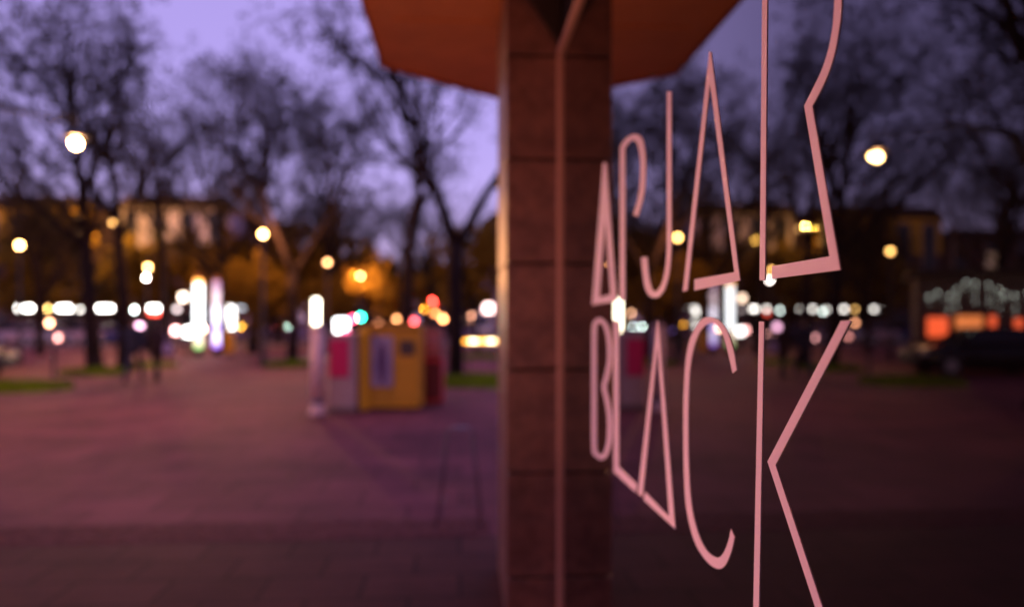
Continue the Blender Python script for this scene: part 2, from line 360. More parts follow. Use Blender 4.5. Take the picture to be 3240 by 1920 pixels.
# ------------------------------------------------------------------ trees
m_bark = mat('bark', (.022,.014,.013), rough=.9, spec=.08, var=.3, scale=5)
m_twig = mat('twig', (.022,.015,.014), rough=.9, spec=.08)
m_bud = mat('young_leaf', (.035,.028,.014), rough=.9, spec=.08)
m_leaf = mat('spring_leaf', (.2,.12,.015), rough=.9, spec=.1)
def make_tree(seed, H, fork, nl, spread, dens, buds, ls=1.0, split=0):
    """trunk with limbs, crown of branches, twigs and young leaves"""
    R = random.Random(seed); tr = MB(); cr = MB(); cr.cur = 0
    def rv(s): return Vector((R.gauss(0,s), R.gauss(0,s), R.gauss(0,s)))
    def leaf(p):
        s = R.uniform(.04,.085)*ls; a = rv(1).normalized(); c = a.orthogonal().normalized()
        cr.cur = 1; cr.add([p+a*s, p+c*s*.6, p-a*s, p-c*s*.6], [(0,1,2,3)]); cr.cur = 0
    def branch(p, d, ln, r, lev):
        segs = (6,5,4,3,2)[lev]; pts = [p.copy()]; q = p.copy(); dd = d.copy()
        for i in range(segs):
            dd = (dd + rv((.05,.16,.22,.28,.3)[lev]) + Vector((0,0,(.02,.10,.07,.03,0)[lev]))).normalized()
            q = q + dd*(ln/segs); pts.append(q.copy())
        rads = [r*(1-.72*i/segs) for i in range(segs+1)]
        (tr if lev <= 1 else cr).tube(pts, rads, (9,6,4,3,3)[lev], lev <= 1)
        if lev == 4:
            for i in range(buds):
                t = R.random(); k = min(segs-1, int(t*segs)); leaf(pts[k].lerp(pts[k+1], t*segs-k) + rv(.04))
            return
        cnt = (0, 7, 6, 5)[lev] if lev else nl
        cnt = max(2, int(round(cnt*dens))) if lev else nl
        for i in range(cnt):
            t = (R.uniform(fork, 1) if lev == 0 else R.uniform(.22, 1)) if i else 1.0
            k = min(segs-1, int(t*segs)); base = pts[k].lerp(pts[k+1], t*segs-k)
            ax = (pts[k+1]-pts[k]).normalized()
            side = ax.orthogonal().normalized(); side.rotate(Matrix.Rotation(R.uniform(0,2*math.pi) if lev else i*2.4+R.uniform(-.4,.4), 3, ax))
            ang = math.radians(R.uniform(30,62))*spread if lev else math.radians(R.uniform(22,50))*spread
            nd = (ax*math.cos(ang) + side*math.sin(ang)).normalized()
            f = (.62,.52,.5,.5)[lev]
            rr = rads[k]*(.74,.56,.5,.5)[lev]
            branch(base, nd, ln*f*R.uniform(.75,1.15)*(1.15-.35*t if lev else 1.25-.4*t), rr, lev+1)
    if split:          # short trunk that parts into two spreading limbs
        r0 = H*.0205; top = Vector((.04,0,split)); tr.tube([(0,0,-.1),(.03,.02,split*.4),(-.02,0,split*.75),top], [r0,r0*.85,r0*.8,r0*.86], 9)
        branch(top - Vector((0,0,.12)), Vector((-.45,.06,.9)).normalized(), H*.5, r0*.7, 0)
        branch(top - Vector((0,0,.12)), Vector((.5,-.08,.86)).normalized(), H*.47, r0*.62, 0)
    else: branch(Vector((0,0,-.1)), Vector((R.uniform(-.03,.03), R.uniform(-.03,.03), 1)).normalized(), H*.62, H*.0195, 0)
    fl = MB(); fl.lathe([(H*.026,-.05),(H*.02,.2),(H*.0168,.6)], 9); tr.add(fl.v, fl.f)
    return tr.mesh('trunk', m_bark, True), cr.mesh('crown', [m_twig, m_leaf if ls > 1 else m_bud])
TPL = {'tall': make_tree(3, 14, .40, 10, 1.0, 1.12, 2), 'full': make_tree(11, 13.5, .36, 10, 1.1, 1.12, 2),
       'bushy': make_tree(47, 8.5, .28, 11, 1.15, 1.0, 13, 1.5),
       'fork': make_tree(23, 11.5, .25, 6, .95, .95, 2, split=3.75), 'thin': make_tree(31, 13, .42, 8, .9, 1.05, 2)}
def tree(kind, label, x, y, s=1.0, rz=0.0, sz=None, lean=(0,0)):
    t = thing('tree', label, 'tree', (x, y, 0), rz, 'bare spring trees on the square')
    t.scale = (s, s, sz or s); t.rotation_euler = (lean[0], lean[1], rz)
    link('trunk', TPL[kind][0], t); link('crown', TPL[kind][1], t); return t
def tree_px(kind, label, px, py, s=1.0, rz=0.0, sz=None, lean=(0,0)): p = ground(px, py); return tree(kind, label, p.x, p.y, s, rz, sz, lean)
tree_px('tall', 'bare tree rising from the left grass patch behind the dark post', 300, 1178, .95, .4)
tree_px('thin', 'dark straight tree directly behind the two walking people', 396, 1172, .95, 2.1)
tree_px('fork', 'forked dark tree in the small grass patch left of the pale pink post', 925, 1150, .92, .35)
tree_px('thin', 'leaning bare tree behind the yellow cabinet', 1262, 1142, 1.1, 3.0, lean=(0,-.06))
tree_px('fork', 'bare tree with a wide fork in the grass beside the stone pier', 1440, 1203, 1.0, -.05)
tree_px('thin', 'slim tree just left of the lit advertising columns', 530, 1125, 1.0, .2)
tree_px('full', 'broad tree behind the lit advertising columns', 705, 1112, 1.1, 5.0)
tree_px('tall', 'broad tree between the lit columns and the forked tree', 800, 1118, 1.0, 3.3)
tree_px('tall', 'tall tree behind the pale pink post', 1060, 1102, 1.05, 2.5)
tree_px('full', 'broad tree behind the red cabinet', 1350, 1088, 1.0, 1.2)
tree_px('full', 'tree with an orange lit trunk at the far left behind the parked cars', 128, 1122, .8, 2.9)
tree('tall', 'big near tree whose branches hang in at the upper left corner', -9.6, 12.6, .95, 1.9)
tree('thin', 'near tree beyond the left edge mirrored at the right end of the glass', -7.6, 9.4, .85, 4.0)
tree_px('full', 'bare tree before the ochre lit storey at the far left', 60, 1092, .8, 1.1)
tree_px('full', 'bare tree before the ochre lit storey right of the dark post', 235, 1094, .7, 2.6)
tree_px('bushy', 'leafy tree before the ochre lit storey left of the dark post', 140, 1094, 1.1, 2.0)
far_spots = [(-30,64,1.0),(-16,66,1.05),(-9.5,72,1.1),(-4.5,62,.95),(-1.5,80,1.1),(2.2,70,1.0),(4.5,84,1.1),(7.5,66,1.0),(-12,50,1.0)]
far_lab = ['far tree at the left in front of the dark houses','far tree behind the pale lilac house front','far tree left of the street end','far tree at the street end behind the yellow lamps',
           'farthest tree at the street end','far tree beside the red signal','far tree beyond the wide forked tree','far tree right of the street end beside the pier','far tree beyond the kerb behind the lit columns']
for i, (x, y, s) in enumerate(far_spots):
    tree(('full','tall','thin')[i % 3], far_lab[i], x, y, s*.85, i*1.3)

for px, dep, s, lab in ((828,29,.5,'small leafy tree glowing orange under the lamp left of the forked tree'),(110,54.5,.9,'small leafy tree glowing orange beside the far left lamp'),(470,54.5,.8,'small leafy tree glowing orange at the lamp beside the lilac house'),(1160,49.5,.75,'small leafy tree glowing ochre under the lamp above the yellow cabinet'),(1035,41,.5,'small leafy tree glowing orange under the dim lamp'),(790,41,.8,'low leafy tree lit orange below the lamp left of the forked tree'),(865,52,1.0,'low leafy tree lit orange behind the forked tree'),(985,46,1.0,'low leafy tree between the forked trunk and the pale pink post'),
        (1120,54,.85,'low olive tree above the grey cabinet'),(1215,50,.8,'low olive tree above the yellow cabinet'),(1340,60,.85,'low olive tree behind the red signals'),(1510,40,.85,'low ochre leafy tree right of the wide fork'),
        (25,55,.9,'low orange lit tree at the far left lamp'),(395,54.5,.95,'low orange lit tree behind the walkers'),(640,56,1.0,'low leafy tree behind the lit advertising columns'),(1420,75,.8,'low far tree seen through the wide fork'),(940,70,1.1,'low far tree at the end of the path')):
    q = at(px, HOR, dep); tree('bushy', lab, q.x, q.y, s, px*.37)

# grass round the tree feet
m_grass = mat('grass', (.15,.22,.01), rough=.9, spec=.1, var=.4, scale=3)
def grass(px, py, rx, ry, n, label, rz=0.0):
    c = ground(px, py); R = random.Random(px); b = MB(); k = 22
    prof = [(1.0,.0),(.8,.05),(.45,.09)]
    vs = [(0,0,.1)]
    for f, z in prof:
        for i in range(k):
            w = 2*math.pi*i/k; q = f*(1+.13*math.sin(3*w+px)+.06*math.sin(5*w)); vs.append((rx*q*math.cos(w), ry*q*math.sin(w), z-.01*(f == 1)))
    fs = [(0,1+2*k+i,1+2*k+(i+1)%k) for i in range(k)]
    for l in (0,1): fs += [(1+l*k+i,1+l*k+(i+1)%k,1+(l+1)*k+(i+1)%k,1+(l+1)*k+i) for i in range(k)]
    b.add(vs, fs)
    for i in range(n):
        r = math.sqrt(R.random()); w = R.uniform(0,2*math.pi); x, y = rx*r*math.cos(w), ry*r*math.sin(w); z = .1*(1-r)
        h = R.uniform(.07,.2); a = R.uniform(0,6.28); dx, dy = .018*math.cos(a), .018*math.sin(a); lx, ly = R.gauss(0,.05), R.gauss(0,.05)
        b.add([(x-dx,y-dy,z),(x+dx,y+dy,z),(x+lx,y+ly,z+h)], [(0,1,2)])
    o = b.build('grass', m_grass); o.location = c; tag(o, label, 'grass', kind='stuff')
grass(40, 1232, 1.3, 1.1, 1800, 'grass patch at the far left edge')
grass(305, 1182, 1.0, 1.0, 1800, 'grass patch round the tree behind the dark post')
grass(470, 1160, 1.0, .8, 800, 'thin grass beyond the walking people')
grass(918, 1158, .95, 1.0, 1800, 'grass patch round the forked tree')
grass(1500, 1210, 1.3, 1.8, 2600, 'wide grass patch beside the stone pier')
grass(1530, 1132, .95, .9, 900, 'small grass patch under the yellow light bar')

# ------------------------------------------------------------------ houses
m_pane = mat('house_pane', (.03,.03,.04), rough=.1)
m_panelit = glow('house_pane_lit', (1,.55,.3), 0.366)
m_trim = mat('house_trim', (.4,.3,.28), rough=.7)
WINM = None
def house(name, label, x0, x1, y, h, depth, col, nx, nz, lit=(), band=None, roofcol=(.06,.035,.03)):
    """front wall faces -y"""
    cx = (x0+x1)/2
    t = thing(name, label, 'building', (cx, y, 0)); w = x1-x0
    m = mat('plaster_%d_%d' % (int(x0*10), int(y)), col, rough=.85, var=.12, scale=.4)
    b = MB(); b.box(-w/2, w/2, 0, depth, 0, h); b.build('wall', m, t)
    if band:
        b = MB(); b.box(-w/2-.02, w/2+.02, -.05, .1, h-3.0, h-.02); b.build('lit_toned_band', mat(name+'_band', band, rough=.8), t)  # ochre colour stands in for yellow light on the top storey
    r = MB(); r.prism([(-w/2-.3, h+.003), (w/2+.3, h+.003), (w/2-.8, h+.9), (-w/2+.8, h+.9)], -.35, depth+.3); ro = r.build('roof', mat('roof_tile', roofcol, rough=.8), t)
    b = MB(); b.box(w/4, w/4+.7, depth*.4, depth*.4+.6, h+.8, h+1.7); b.build('chimney', m_trim, ro)
    b = MB(); b.box(-w/2-.05, w/2+.05, -.18, -.06, 3.6, 3.85); b.build('cornice', m_trim, t)
    global WINM
    if WINM is None:
        q = MB(); q.bbox(-.6,.6,-.06,.04,-.95,.95,.02); f = q.mesh('window', m_trim)
        q = MB(); q.box(-.5,.5,-.085,-.062,-.85,.85); p1 = q.mesh('pane', m_pane); q = MB(); q.box(-.5,.5,-.085,-.062,-.85,.85); p2 = q.mesh('pane', m_panelit)
        WINM = (f, p1, p2)
    for i in range(nx):
        for j in range(nz):
            px_ = -w/2 + (i+.5)*w/nx; pz = 5.3 + j*(h-5.0)/nz
            o = link('window', WINM[0], t); o.location = (px_, -.06 if not band else -.08, pz)
            link('pane', WINM[2] if (i, j) in lit else WINM[1], o)
    for i in range(nx//2 or 1):      # ground floor shop fronts
        px_ = -w/2 + (i+.5)*w/(nx//2 or 1)
        b = MB(); b.bbox(px_-w/nx*.8, px_+w/nx*.8, -.1, .05, .5, 2.35, .03); b.build('shop_front', m_pane, t)
    return t
house('apartment_house', 'dark brown house at the far left behind the parked cars', -58, -38.5, 57, 8.2, 12, (.09,.045,.03), 7, 3, {(5,1)})
house('apartment_house', 'brown house with a top storey coloured as if lit ochre at the left', -38.3, -27.4, 57, 10.0, 12, (.09,.045,.035), 5, 3, {(3,2),(4,2)}, band=(.75,.42,.03))
house('apartment_house', 'pale lilac house front left of the lit advertising columns', -27.2, -18.5, 60, 10.6, 12, (.5,.4,.5), 4, 4)
house('apartment_house', 'dim house behind the trees at the street end', -17.5, -6.5, 92, 6.6, 12, (.1,.06,.05), 5, 3, {(1,1),(3,0)})
house('apartment_house', 'dim low house closing the street end', -6, 2.5, 118, 8, 12, (.12,.08,.08), 4, 3, {(2,1)})
house('apartment_house', 'lilac grey house right of the street end next to the pier', 2.2, 14, 66, 10.5, 12, (.3,.22,.3), 5, 3, {(1,0)})
for px, lab in ((342,'pink wall lamp on the ochre lit storey, left of two'),(374,'pink wall lamp on the ochre lit storey, right of two')):
    q = at(px, 712, 55.2); t = thing('wall_lamp', lab, 'wall lamp', (q.x, 56.6, q.z), 0, 'wall lamps on the ochre storey')
    b = MB(); b.tube([(0,.3,-.1),(0,0,-.1),(0,-.25,.0)], [.03,.03,.03], 6); b.build('arm', m_post, t)
    b = MB(); b.ball((0,-.3,.05), .14, 10, 6); b.build('globe', glow('lamp_pink', (1,.42,.3), 1.6), t, True).visible_shadow = False
    bulb(t, .1, 600, (1,.5,.08), 0, -1.6)
tree('full', 'dark tree behind the shop pavilion mirrored at far right', -20.5, 27.5, .85, .7)
tree('tall', 'second dark tree behind the shop pavilion', -25.5, 27, .85, 2.2)
tree('thin', 'bare tree in front of the shop pavilion', -14.6, 17.6, .75, 5.2)
# pavilion off the left edge, mirrored in the glass
pv = thing('shop_pavilion', 'low shop pavilion with white light curtain and orange windows mirrored at far right', 'pavilion', (-18.3, 21.2, 0), .54)
b = MB(); b.box(-4.6, 4.6, 0, 5, 0, 3.2); b.build('wall', mat('pavilion_wall', (.1,.06,.05)), pv)
b = MB(); b.box(-4.9, 4.9, -.6, 5.2, 3.204, 3.32); b.build('roof', m_dark, pv)
m_or = glow('orange_window', (1,.10,.008), 2.6); m_or2 = glow('amber_window', (1,.24,.03), 2.0); m_bulb = glow('bulb_white', (.9,1,.88), 9)
for i, (x, hw, z0, z1) in enumerate(((4.0,.3,1.1,1.75),(3.1,.38,1.0,1.8),(2.45,.1,1.1,1.8),(1.75,.12,.9,1.7),(1.0,.4,1.1,1.8),(-.2,.5,1.1,1.8),(-1.6,.45,1.1,1.8),(-3.2,.5,1.1,1.8))):
    b = MB(); b.bbox(x-hw, x+hw, -.06, .05, z0, z1, .02); b.build('lit_window', (m_or, m_or2, m_or)[i % 3], pv)
for i in range(34):
    R = random.Random(i+5); x = -4.4+i*.262+R.uniform(-.1,.1); b = MB(); zt_ = 3.12-.6*abs(math.sin(i*.33))-R.uniform(0,.25)
    b.tube([(x,-.3,3.2),(x,-.3,1.95)], [.006,.006], 4)
    b.cur = 1
    b.ball((x,-.3,zt_), .026, 6, 4)
    for k in range(R.choice((1,2,4,5))): b.ball((x+R.uniform(-.03,.03), -.3, zt_-.2-k*.14+R.uniform(-.06,.06)), R.uniform(.008,.018), 6, 4)
    b.build('light_string', [m_dark, m_bulb], pv)

# lit shop signs across the road on the left
sg = [(78,975,46,'white','leftmost white lit shop sign across the road'),(150,976,3,'orange','small orange lit sign between two white shop signs'),(206,975,44,'white','second long white lit shop sign across the road'),
      (247,976,16,'white','short white lit sign beside the second long one'),(268,983,8,'cool','small greenish white lit sign hanging slightly lower'),(328,975,52,'white','third long white lit shop sign behind the tree'),
      (425,980,5,'cool','small round white lit sign left of the walkers'),(497,975,56,'white','long white lit shop sign above the walkers'),(484,990,44,'red','red lit strip under the white shop sign above the walkers'),
      (560,978,14,'dimw','dim pale lit sign left of the advertising columns')]
SGM = {'white': glow('sign_white', (1,.93,.85), 11), 'orange': glow('sign_orange', (1,.55,.16), 14), 'cool': glow('sign_cool', (.85,1,.92), 16), 'red': glow('sign_red', (1,.06,.03), 3.66), 'dimw': glow('sign_dim', (1,.8,.8), 2.03)}
for px, py, w, k, lab in sg:
    p = at(px, py, 52 if k == 'red' else 51.5); ww = max(w, 6)/F_PX*52
    t = thing('shop_sign', lab, 'sign', p, 0, 'lit shop signs across the road')
    b = MB(); b.bbox(-ww/2-.04, ww/2+.04, .03, .14, -.16, .16, .02); b.build('sign_box', m_dark, t)
    b = MB(); b.box(-ww/2, ww/2, -.01, .028, -.13, .13); b.build('lit_face', SGM[k], t)
    b = MB(); b.tube([(-ww*.3,.085,-.16),(-ww*.3,.085,-p.z)], [.03,.035], 6); b.tube([(ww*.3,.085,-.16),(ww*.3,.085,-p.z)], [.03,.035], 6); b.build('support', m_post, t)

# ------------------------------------------------------------------ lit advertising columns
def ad_col(label, px, top, base_y, w, faces, depth):
    g = at(px, base_y, depth); zt = at(px, top, depth).z
    t = thing('advertising_column', label, 'advertising column', (g.x, g.y, 0), .32, 'lit advertising columns')
    b = MB(); b.lathe([(w*.62,0),(w*.62,.28),(w*.55,.34)], 18); b.build('base', m_dark, t, True)
    H0, H1 = .36, zt-.25; tot = sum(f[0] for f in faces); z = H0
    for fr, m in faces:
        z1 = z + (H1-H0)*fr/tot
        b = MB(); b.lathe([(w*.5,z+.01),(w*.5,z1-.01)], 18); b.build('poster_panel', m, t, True); z = z1
    b = MB(); b.lathe([(w*.56,H1),(w*.58,H1+.1),(w*.4,H1+.2),(.03,H1+.25)], 18); b.build('crown_cap', mat('cap_orange', (.5,.2,.04)), t, True)
E = glow
ad_col('white lit advertising column with an orange top', 628, 868, 1108, .34, [(.1,E('ad_green',(.3,.9,.2),.8)),(.42,E('ad_cream',(1,.78,.55),1.06)),(1.25,E('ad_white',(.93,.97,1),2.6,True)),(.12,E('ad_orange',(1,.38,.04),2.6))], 33.5)
ad_col('lilac and white lit advertising column with purple stripes', 685, 872, 1108, .31, [(.12,E('ad_purple',(.28,.1,.8),1.3)),(.45,E('ad_lilac',(.7,.6,1),1.3)),(.16,E('ad_purple',(.28,.1,.8),1.3)),(.6,E('ad_pale',(.9,.82,1),1.3)),(.5,E('ad_pinkw',(1,.7,.8),0.61)),(.3,E('ad_pinkp',(.75,.35,.75),0.366))], 34.5)
# further lit panels
def lit_panel(label, px, py, w, h, m, depth, name='lit_poster_case', cat='poster case'):
    p = at(px, py, depth); t = thing(name, label, cat, (p.x, p.y, 0)); z = p.z; hw = w/2; hh = h/2
    b = MB(); b.bbox(-hw-.05, hw+.05, .02, .2, z-hh-.06, z+hh+.06, .02); b.build('case', m_dark, t)
    b = MB(); b.box(-hw, hw, -.01, .018, z-hh, z+hh); b.build('lit_face', m, t)
    b = MB(); b.tube([(-hw*.6,.11,0),(-hw*.6,.11,z-hh-.06)], [.03,.03], 6); b.tube([(hw*.6,.11,0),(hw*.6,.11,z-hh-.06)], [.03,.03], 6); b.build('leg', m_post, t)
lit_panel('tall white lit poster case right of the advertising columns', 733, 1003, .35, 1.35, E('case_white',(1,.95,.88),4.47), 44)
lit_panel('pale lit poster case just right of the advertising columns', 765, 972, .5, .2, E('case_pale',(.8,.9,1),2.44), 50)
lit_panel('bright white lit poster case behind the grey cabinet', 1080, 1030, .62, .66, E('case_bright',(1,.98,.97),5.69), 38)
lit_panel('orange lit sign above the bright poster case', 1052, 976, .35, .3, E('sign_amber',(1,.35,.02),3.66), 46)
lit_panel('magenta lit strip below the bright poster case', 1092, 1050, .4, .18, E('strip_magenta',(1,.06,.22),2.44), 36.5)
lit_panel('small lilac lit panel left of the forked tree', 800, 1042, .3, .4, E('panel_lilac',(.35,.2,.9),1.22), 48)
lit_panel('white lit panel low beside the advertising columns', 596, 1050, .3, .35, E('case_low',(1,.97,.92),8.94), 32)

# low yellow light bar on the grass by the pier
p = at(1520, 1080, 24)
t = thing('light_bar', 'low glowing yellow light bar on a stand beyond the grass', 'light bar', (p.x, p.y, 0))
b = MB(); b.bbox(-.56, .56, .0, .1, p.z-.05, p.z+.07, .02); b.build('housing', m_dark, t)
b = MB(); b.box(-.54, .54, -.03, -.002, p.z-.035, p.z+.055); b.build('lit_face', E('bar_yellow',(1,.36,.01),3.4), t)
for x in (-.22, .34):
    b = MB(); b.box(x-.13, x+.13, -.045, -.032, p.z-.03, p.z+.05); b.build('lamp', E('bar_white',(1,.8,.45),5), t)
for x in (-.4, .4):
    b = MB(); b.tube([(x,.05,0),(x,.05,p.z-.05)], [.02,.02], 6); b.build('leg', m_post, t)

for px, py, dep, w, col, st, lab in (
    (1376,988,58,.3,(1,.3,.08),8,'small orange lit sign under the red signals'),(1402,1009,62,.32,(1,.3,.1),7,'small orange lit sign right of the red signals'),
    (1310,1016,60,.3,(1,.08,.08),5,'dim red lit sign beside the low red signal'),(1372,968,56,.34,(1,.03,.02),12,'red lit sign between the red signals'),
    (1196,1024,55,.3,(1,.35,.15),2.5,'dim brown lit sign above the yellow cabinet'),(986,1014,50,.28,(1,.06,.06),6,'red lit sign left of the tall narrow case'),
    (1116,1008,48,.3,(1,.05,.12),6,'red lit sign right of the bright poster case'),(1500,1006,52,.5,(1,.42,.25),5,'peach lit sign beyond the light bar'),
    (1545,975,58,.7,(1,.6,.55),2.2,'pale pink lit awning sign beside the pier'),(580,940,36,.3,(1,.7,.5),3.2,'cream lit panel left of the white advertising column'),
    (26,1040,46,.25,(1,.35,.3),4,'glowing pink panel as car glint above the navy car at far left'),(88,1042,45.5,.25,(1,.35,.28),5,'glowing pink panel as car glint above the rose car'),  # glowing pink panels over the parked cars stand in for reflections on them
    (156,1022,45.5,.25,(1,.4,.2),6,'glowing orange pink panel as car glint over the parked cars'),(182,1068,45,.3,(1,.35,.3),2.5,'faint pink panel as car glint between the parked cars'),
    (310,1072,44,.3,(1,.42,.42),5,'glowing pink panel as car glint low behind the tree'),(556,1046,44,.34,(1,.42,.4),5,'pink lamp low left of the advertising columns'),
    (440,1035,46,.4,(.8,.4,.6),3,'mauve lit sign between the two walkers'),(765,1030,52,.3,(1,.42,.03),16,'amber lamp right of the tall white case'),
    (852,1002,60,.3,(.7,.6,.8),4,'grey lilac lamp left of the forked trunk'),(1040,936,62,.3,(1,.4,.2),3,'faint brown lamp above the orange sign'),
    (868,1030,66,.3,(1,.1,.06),4,'small red lamp left of the greenish headlights'),(640,1040,52,.3,(1,.5,.3),8,'warm lamp between the two advertising columns'),
    (1255,1008,70,.3,(1,.35,.12),5,'faint amber lamp left of the low red signal'),(935,990,64,.3,(1,.5,.25),5,'faint amber lamp right of the forked trunk')):
    lit_panel(lab, px, py, w, w, E('small_light_%d_%d' % (px, py), col, st*1.9), dep, 'small_lit_sign', 'lit sign')

# ------------------------------------------------------------------ traffic signals
def signal(label, px, py, col, depth, which, strength=60):
    p = at(px, py, depth); t = thing('traffic_light', label, 'traffic light', (p.x, p.y, 0), 0, 'traffic lights at the crossing'); z0 = p.z + (.28 if which == 2 else -.28 if which == 0 else 0)
    b = MB(); b.tube([(0,.12,0),(0,.12,z0+.5)], [.055,.05], 8); b.build('post', m_post, t, True)
    b = MB(); b.bbox(-.16,.16,-.06,.1,z0-.45,z0+.45,.03); b.build('housing', m_dark, t)
    for k in range(3):
        zz = z0+.28-.28*k; b = MB(); b.tube([(0,-.065,zz),(0,-.085,zz)], [.11,.11], 14)
        on = k == (0 if which == 0 else 2 if which == 2 else 1)
        b.build('lens', E('signal_%s' % (col,), {'red':(1,.03,.02),'green':(.02,1,.55),'amber':(1,.35,.02)}[col], strength) if on else m_dark, t)
signal('traffic light showing teal green behind the yellow cabinet', 1142, 1003, 'green', 35, 2, 20)
signal('traffic light showing red above the red cabinet', 1368, 952, 'red', 46, 0, 75)
signal('second red traffic light just left of the first', 1350, 962, 'red', 52, 0, 75)
signal('traffic light showing amber below the two red ones', 1344, 978, 'amber', 60, 1, 34)
signal('low red traffic light above the right end of the yellow cabinet', 1288, 1018, 'red', 50, 0, 75)

# ------------------------------------------------------------------ cars
m_tyre = mat('tyre', (.015,.015,.015), rough=.8); m_rim = mat('rim', (.35,.35,.37), rough=.3, metal=.8)
m_cglass = mat('car_glass', (.01,.01,.014), rough=.04)
def loft(secs):
    b = MB(); n = len(secs[0])
    for s in secs: b.v += s
    for i in range(len(secs)-1):
        for k in range(n): b.f.append((i*n+k, i*n+(k+1)%n, (i+1)*n+(k+1)%n, (i+1)*n+k)); b.mi.append(0)
    b.f.append(tuple(range(n))); b.mi.append(0); b.f.append(tuple((len(secs)-1)*n+k for k in range(n))); b.mi.append(0)
    return b
def make_car(label, paint, head=None, tail=None, group=None, loc=(0,0,0), rz=0.0, van=False):
    """nose towards +x"""
    t = thing('van' if van else 'parked_car', label, 'van' if van else 'car', loc, rz, group)
    hb = [(-2.1,.42,.72,.78),(-2.0,.3,.92,.84),(-1.4,.22,.98,.88),(0,.2,.96,.89),(1.2,.22,.93,.88),(1.85,.28,.8,.82),(2.12,.4,.66,.72)]
    if van: hb = [(-2.3,.4,1.2,.86),(-2.2,.3,1.25,.92),(0,.25,1.25,.95),(1.6,.25,1.15,.93),(2.2,.3,1.0,.88),(2.4,.42,.8,.8)]
    def sec(x, z0, z1, w): return [(x,-w*.92,z0),(x,w*.92,z0),(x,w,z0+(z1-z0)*.35),(x,w*.98,z0+(z1-z0)*.75),(x,w*.86,z1),(x,-w*.86,z1),(x,-w*.98,z0+(z1-z0)*.75),(x,-w,z0+(z1-z0)*.35)]
    loft([sec(*q) for q in hb]).build('body', paint, t, True)
    gh = [(-1.95,.95,.99,.74),(-1.35,.95,1.38,.68),(-.5,.94,1.45,.66),(.3,.94,1.42,.66),(1.15,.92,.96,.74)]
    if van: gh = [(-2.28,1.2,1.9,.86),(-2.0,1.2,2.1,.84),(.9,1.2,2.1,.84),(1.5,1.15,1.95,.82),(2.1,1.0,1.1,.8)]
    def gs(x, z0, z1, w): return [(x,-.8 if not van else -.9,z0-.05),(x,.8 if not van else .9,z0-.05),(x,w,z1-.04),(x,w*.8,z1),(x,-w*.8,z1),(x,-w,z1-.04)]
    loft([gs(*q) for q in gh]).build('roof', paint, t, True)
    for s in (-1, 1):
        b = MB(); zt = 1.34 if not van else 1.85; zb = 1.0 if not van else 1.3; x0, x1, x2, x3 = (-1.5,-1.2,.35,.95) if not van else (.6,.6,1.45,1.8)
        b.add([(x0,s*.815 if not van else s*.93,zb),(x3,s*.815 if not van else s*.93,zb),(x2,s*.705 if not van else s*.87,zt),(x1,s*.705 if not van else s*.87,zt)], [(0,1,2,3)]); b.build('side_window', m_cglass, t)
        for x in (-1.3, 1.32):
            b = MB(); b.tube([(x,s*.9,.32),(x,s*.68,.32)], [.32,.32], 16); w_ = b.build('wheel', m_tyre, t)
            b = MB(); b.tube([(x,s*.915,.32),(x,s*.89,.32)], [.19,.2], 12); b.build('rim', m_rim, w_)
        b = MB(); b.bbox(1.93 if not van else 2.28, 2.1 if not van else 2.42, s*.66-.15, s*.66+.15, .6, .76, .03); b.build('headlight', head or m_rim, t)
        b = MB(); b.bbox(-2.13 if not van else -2.36, -1.98 if not van else -2.24, s*.66-.14, s*.66+.14, .7, .88, .03); b.build('tail_light', tail or mat('tail_red', (.25,.01,.01), rough=.2), t)
    b = MB(); q = (1.17,.9,.955,1.385) if not van else (2.14,1.48,1.12,1.94); b.add([(q[0],-.68,q[2]),(q[0],.68,q[2]),(.36 if not van else 1.56,.58,q[3]+.035),(.36 if not van else 1.56,-.58,q[3]+.035)], [(0,1,2,3)]); b.build('windscreen', m_cglass, t)
    b = MB(); b.bbox(2.02 if not van else 2.3, 2.16 if not van else 2.46, -.6, .6, .34, .5, .03); b.build('bumper', m_dark, t)
    return t
PA = {k: mat('car_paint_'+k, c, rough=.22, metal=.3) for k, c in dict(black=(.005,.005,.007), silver=(.45,.42,.44), rose=(.5,.33,.33), navy=(.05,.05,.14), white=(.7,.66,.64), grey=(.16,.15,.17)).items()}
HL = E('headlight_white', (1,.95,.88), 44.7); HLY = E('headlight_warm', (1,.8,.55), 28.5); HLG = E('headlight_green', (.8,1,.9), 52.8); GLINT = E('car_glint', (1,.42,.38), 7); TL = E('taillight_lit', (1,.04,.03), 12.2)  # pink glow on the parked cars' lights stands in for glints
p = ground(-62, 1206); make_car('dark car parked at the far left edge of the square', PA['black'], loc=(p.x-1.75, p.y+.3, 0), rz=.15)
for px, c, rz, lab in ((20,'navy',.0,'navy car parked across the road at the far left'),(130,'rose',3.14,'rose coloured car parked across the road below the orange sign'),(225,'silver',0,'silver car parked across the road left of the tree'),
                       (318,'rose',3.14,'rosy car parked across the road right of the tree'),(395,'navy',0,'navy car parked across the road behind the walkers')):
    p = ground(px, 1092); make_car(lab, PA[c], GLINT, GLINT, loc=(p.x, 48.2, .008), rz=rz, group='cars parked across the road')
def far_car(px, py, label, head=None, tail=None, c='grey', rz=-math.pi/2, van=False):
    p = at(px, py, (CAM_H-.68)*F_PX/(py-HOR)); make_car(label, PA[c], head, tail, 'cars in the far street', (p.x, p.y, .0), rz, van)
far_car(776, 1037, 'far oncoming car with warm headlights right of the lit columns', HLY)
far_car(907, 1034, 'far oncoming car with greenish white headlights left of the forked trunk', HLG, c='navy')
far_car(1310, 1040, 'far car driving away with lit red tail lights', tail=TL, rz=math.pi/2)
far_car(1545, 1046, 'white van parked beyond the light bar', c='white', van=True, rz=-1.9)

